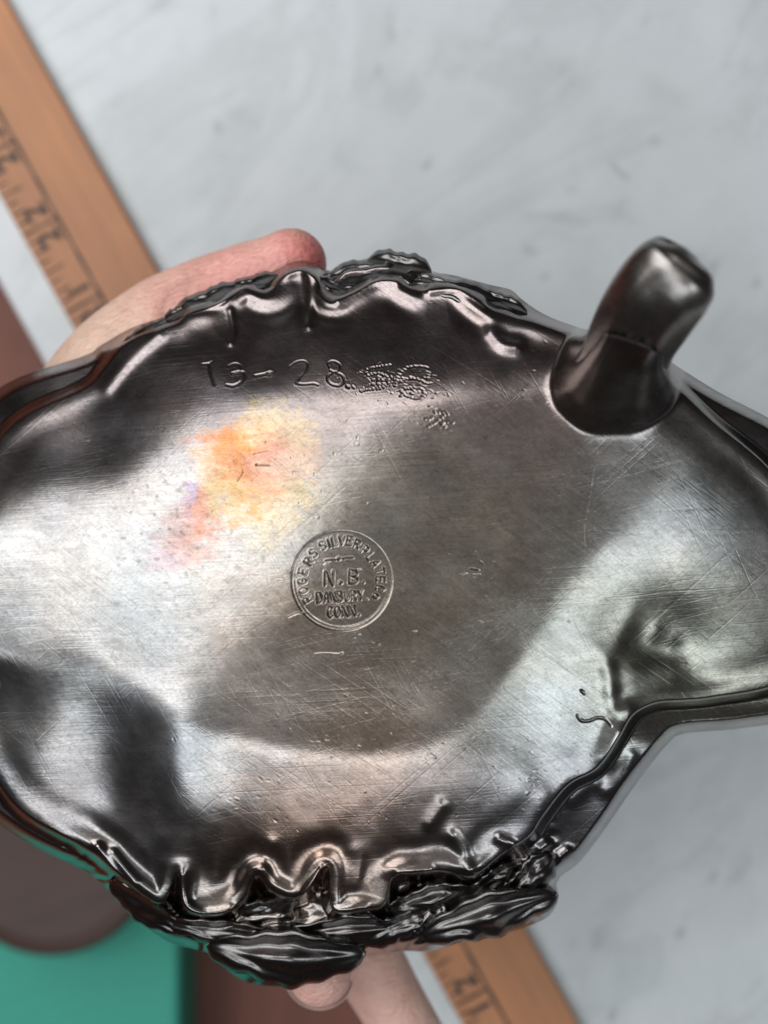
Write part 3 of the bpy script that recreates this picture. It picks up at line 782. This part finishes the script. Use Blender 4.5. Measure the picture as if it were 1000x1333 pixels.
# raised petals and leaves of the border
_sx = np.arange(-140., 1130, 6); _sy = np.arange(320., 1300, 6)
_X, _Y = np.meshgrid(_sx, _sy)
_lip = up(lip_c, _sx, _sy)
_D = ref_depth(_Y) - (up(Hm, _sx, _sy) - (7.0 - 4.0*smooth(640-_Y, 0, 100))*MM*smooth(-_lip, -16, 26)) + .000025*np.clip(-up(sil_c, _sx, _sy)+6, 0, 60)
def surf(x, y):
    u = min(max((x+140)/6, 0), len(_sx)-1.001); v = min(max((y-320)/6, 0), len(_sy)-1.001)
    i, j = int(u), int(v); u -= i; v -= j
    return float((_D[j,i]*(1-u)+_D[j,i+1]*u)*(1-v) + (_D[j+1,i]*(1-u)+_D[j+1,i+1]*u)*v)
def petal(cx, cy, d, L, Wd, ang, lift, name='petal', veins=2):
    bm = bmesh.new(); nu, nv = 36, 20; g_ = []
    lift *= .5 if cy < 500 else .8
    c, s = math.cos(R(ang)), math.sin(R(ang))
    for i in range(nu+1):
        u = i/nu*2-1; row = []
        hw = Wd*math.sqrt(max(0, 1-abs(u)**2.2))*(1+.12*math.sin(u*5+cx)+.06*math.sin(u*17+cy))
        for j in range(nv+1):
            v = j/nv*2-1
            x = u*L; y = v*hw + .12*L*(u*u) * (1 if cx > 400 else -1)*.5
            z = lift*(math.sqrt(max(0, 1-v*v*.96)) * math.sqrt(max(0.02, 1-u*u)))
            z += .30*lift*mnoise.noise(Vector((u*2.2+cx, v*1.6+cy, ang)))*(1-u*u)
            z += lift*.35*math.exp(-((v+.70)/.14)**2)*(1-u*u) - lift*.26*math.exp(-((v+.25)/.22)**2)*(1-u*u) - lift*.12*math.exp(-((v-.35-.25*math.sin(u*3+cx))/.14)**2)*(1-u*u)
            z += lift*.16*math.sin(v*3+u*4+cx)*(1-u*u)
            px_ = cx + x*c - y*s; py_ = cy + x*s + y*c
            row.append(bm.verts.new(WV(px_, py_, surf(px_, py_) + .0006 - z)))
        g_.append(row)
    for i in range(nu):
        for j in range(nv): bm.faces.new((g_[i][j], g_[i+1][j], g_[i+1][j+1], g_[i][j+1]))
    r = bmesh.ops.extrude_face_region(bm, geom=list(bm.faces))
    for v in r['geom']:
        if isinstance(v, bmesh.types.BMVert): v.co.z -= .002
    bmesh.ops.recalc_face_normals(bm, faces=list(bm.faces))
    me = bpy.data.meshes.new(name); bm.to_mesh(me); bm.free()
    return link(name, me, M_DARK, dish)
for a in [ (520,347,0,44,21,10,.0034), (468,356,0,40,17,-6,.0026), (556,366,0,40,12,12,.0024), (604,380,0,54,15,12,.0026), (652,393,0,38,13,20,.0024), (276,390,0,46,16,-20,.0028), (332,370,0,34,13,-14,.0026), (238,406,0,26,12,-30,.0024), (190,434,0,34,11,-30,.002), (430,372,0,24,11,24,.0022),
           (372,1244,0,104,38,3,.0075), (290,1214,0,80,18,6,.0040), (440,1212,0,90,22,-5,.0046), (636,1188,0,94,31,-17,.0065), (560,1170,0,60,20,-14,.0040), (190,1184,0,60,18,34,.0030), (690,1142,0,42,24,-48,.0040), (640,1148,0,44,16,-35,.004), (520,1206,0,50,20,-22,.004), (350,1182,0,40,15,-15,.003), (480,1198,0,30,12,30,.003) ]:
    petal(*a)

# ------------------------------------------------------------------ the hand behind the dish
hand = empty('person', WV(60, 760, .30), 'pale hand holding the silver dish from behind, pink thumb over its top rim', 'person')
CH = [   # chains of (px, py, depth, radius px)
    [(-330,1010,.345,150),(-190,930,.338,135),(-90,860,.332,128),(10,760,.326,130),(90,640,.318,114),(150,508,.309,90),(212,444,.306,80),(262,406,.304,68),(322,376,.301,60),(358,359,.299,53),(379,344,.298,48)],
    [(-90,900,.325,130),(40,900,.320,140),(160,930,.318,130),(260,990,.318,100)],
    [(200,980,.318,90),(300,1080,.318,60),(360,1180,.312,47),(398,1236,.304,44),(416,1268,.301,43)],
    [(250,900,.322,90),(380,1080,.325,62),(450,1200,.325,52),(506,1300,.325,46),(560,1390,.328,42),(590,1440,.330,38)],
    [(260,860,.322,90),(420,980,.325,58),(520,1080,.325,50),(560,1130,.320,42)],
]
bm = bmesh.new()
from mathutils import Matrix
for ch in CH:
    P = catmull(ch, 5, False)
    dense = []
    for a, b in zip(P[:-1], P[1:]):
        for k in range(2):
            t = k/2; dense.append(tuple(a[i]*(1-t)+b[i]*t for i in range(4)))
    dense.append(P[-1])
    for p in dense:
        r = p[3]*p[2]/CAMZ*PX
        bmesh.ops.create_icosphere(bm, subdivisions=3, radius=r, matrix=Matrix.Translation(WV(p[0], p[1], p[2]+.35*0)))
me = bpy.data.meshes.new('hand_raw'); bm.to_mesh(me); bm.free()
tmp = bpy.data.objects.new('tmp', me); C.objects.link(tmp)
rm = tmp.modifiers.new('r', 'REMESH'); rm.mode = 'VOXEL'; rm.voxel_size = .0007
sm = tmp.modifiers.new('s', 'SMOOTH'); sm.iterations = 22; sm.factor = .6
dg = bpy.context.evaluated_depsgraph_get()
me = bpy.data.meshes.new_from_object(tmp.evaluated_get(dg)); bpy.data.objects.remove(tmp)
n = len(me.vertices); co = np.empty(n*3, np.float32); me.vertices.foreach_get('co', co); co = co.reshape(-1, 3)
d = CAMZ - co[:, 2]; hx = co[:, 0]/(d/CAMZ*PX)+500; hy = 666.5-co[:, 1]/(d/CAMZ*PX)
SK = [(110,450,50,(.70,.51,.39)),(180,400,50,(.78,.50,.40)),(250,360,40,(.78,.43,.36)),(300,350,40,(.76,.36,.31)),(350,330,30,(.84,.44,.39)),(395,320,24,(.68,.20,.18)),(415,340,16,(.60,.17,.16)),(390,298,10,(.76,.42,.31)),(225,400,18,(.66,.29,.25)),(300,380,24,(.72,.30,.27)),(330,308,10,(.80,.44,.34)),
      (0,700,150,(.72,.50,.40)),(420,1290,40,(.74,.44,.38)),(500,1290,50,(.72,.46,.38)),(100,1180,70,(.72,.50,.40)),(-200,900,150,(.72,.5,.4))]
N = np.zeros((n, 3)); Dn = np.zeros((n, 1))
for x, y, r, c in SK:
    w = np.exp(-.5*((hx-x)**2+(hy-y)**2)/r**2)[:, None]*(50/r)**.6 + 1e-5
    N += w*np.array(c); Dn += w
# crease where the thumb joins the palm
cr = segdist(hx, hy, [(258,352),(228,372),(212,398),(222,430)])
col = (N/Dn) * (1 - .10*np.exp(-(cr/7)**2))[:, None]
co[:, 2] -= (.0006*np.exp(-(cr/6)**2)).astype(np.float32)
for pts_, w_, dp_ in (([(268,322),(262,340),(268,358)],3,.0003), ([(282,318),(276,335),(281,356)],3,.0003), ([(345,306),(340,322),(346,340)],3,.0002), ([(352,304),(349,318)],3,.0002), ([(150,392),(185,410),(205,440)],4,.0003), ([(125,420),(165,432),(190,452)],4,.0003), ([(240,345),(250,366),(246,384)],3,.0004)):
    co[:, 2] -= (dp_*np.exp(-(segdist(hx, hy, pts_)/w_)**2)).astype(np.float32)
cr2 = segdist(hx, hy, [(300,305),(290,326),(292,350)]); co[:, 2] -= (.0004*np.exp(-(cr2/5)**2)).astype(np.float32)
me.vertices.foreach_set('co', co.ravel()); me.update()
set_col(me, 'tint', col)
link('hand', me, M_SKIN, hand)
# nail edge of the fingertip under the lower rim
bm = bmesh.new(); rows = []
for i in range(25):
    a = R(200 - i*190/24)          # arc round the tip, from the left round the bottom to the right
    row = []
    for k, (rr, dz) in enumerate(((30, .0045), (38, .0040), (43, .0028), (46.5, .0012), (46.2, .0022), (40, .0052))):
        ang = a
        row.append(bm.verts.new(WV(416+rr*math.cos(ang)*1.0, 1269+rr*math.sin(ang), .3005 + dz*1.4)))
    rows.append(row)
for i in range(24):
    for k in range(5): bm.faces.new((rows[i][k], rows[i+1][k], rows[i+1][k+1], rows[i][k+1]))
bmesh.ops.recalc_face_normals(bm, faces=list(bm.faces))
me = bpy.data.meshes.new('nail'); bm.to_mesh(me); bm.free()
M_NAIL = plain('nail', (.80, .62, .56), .3, 200, .05)
nail = link('nail', me, M_NAIL, hand)
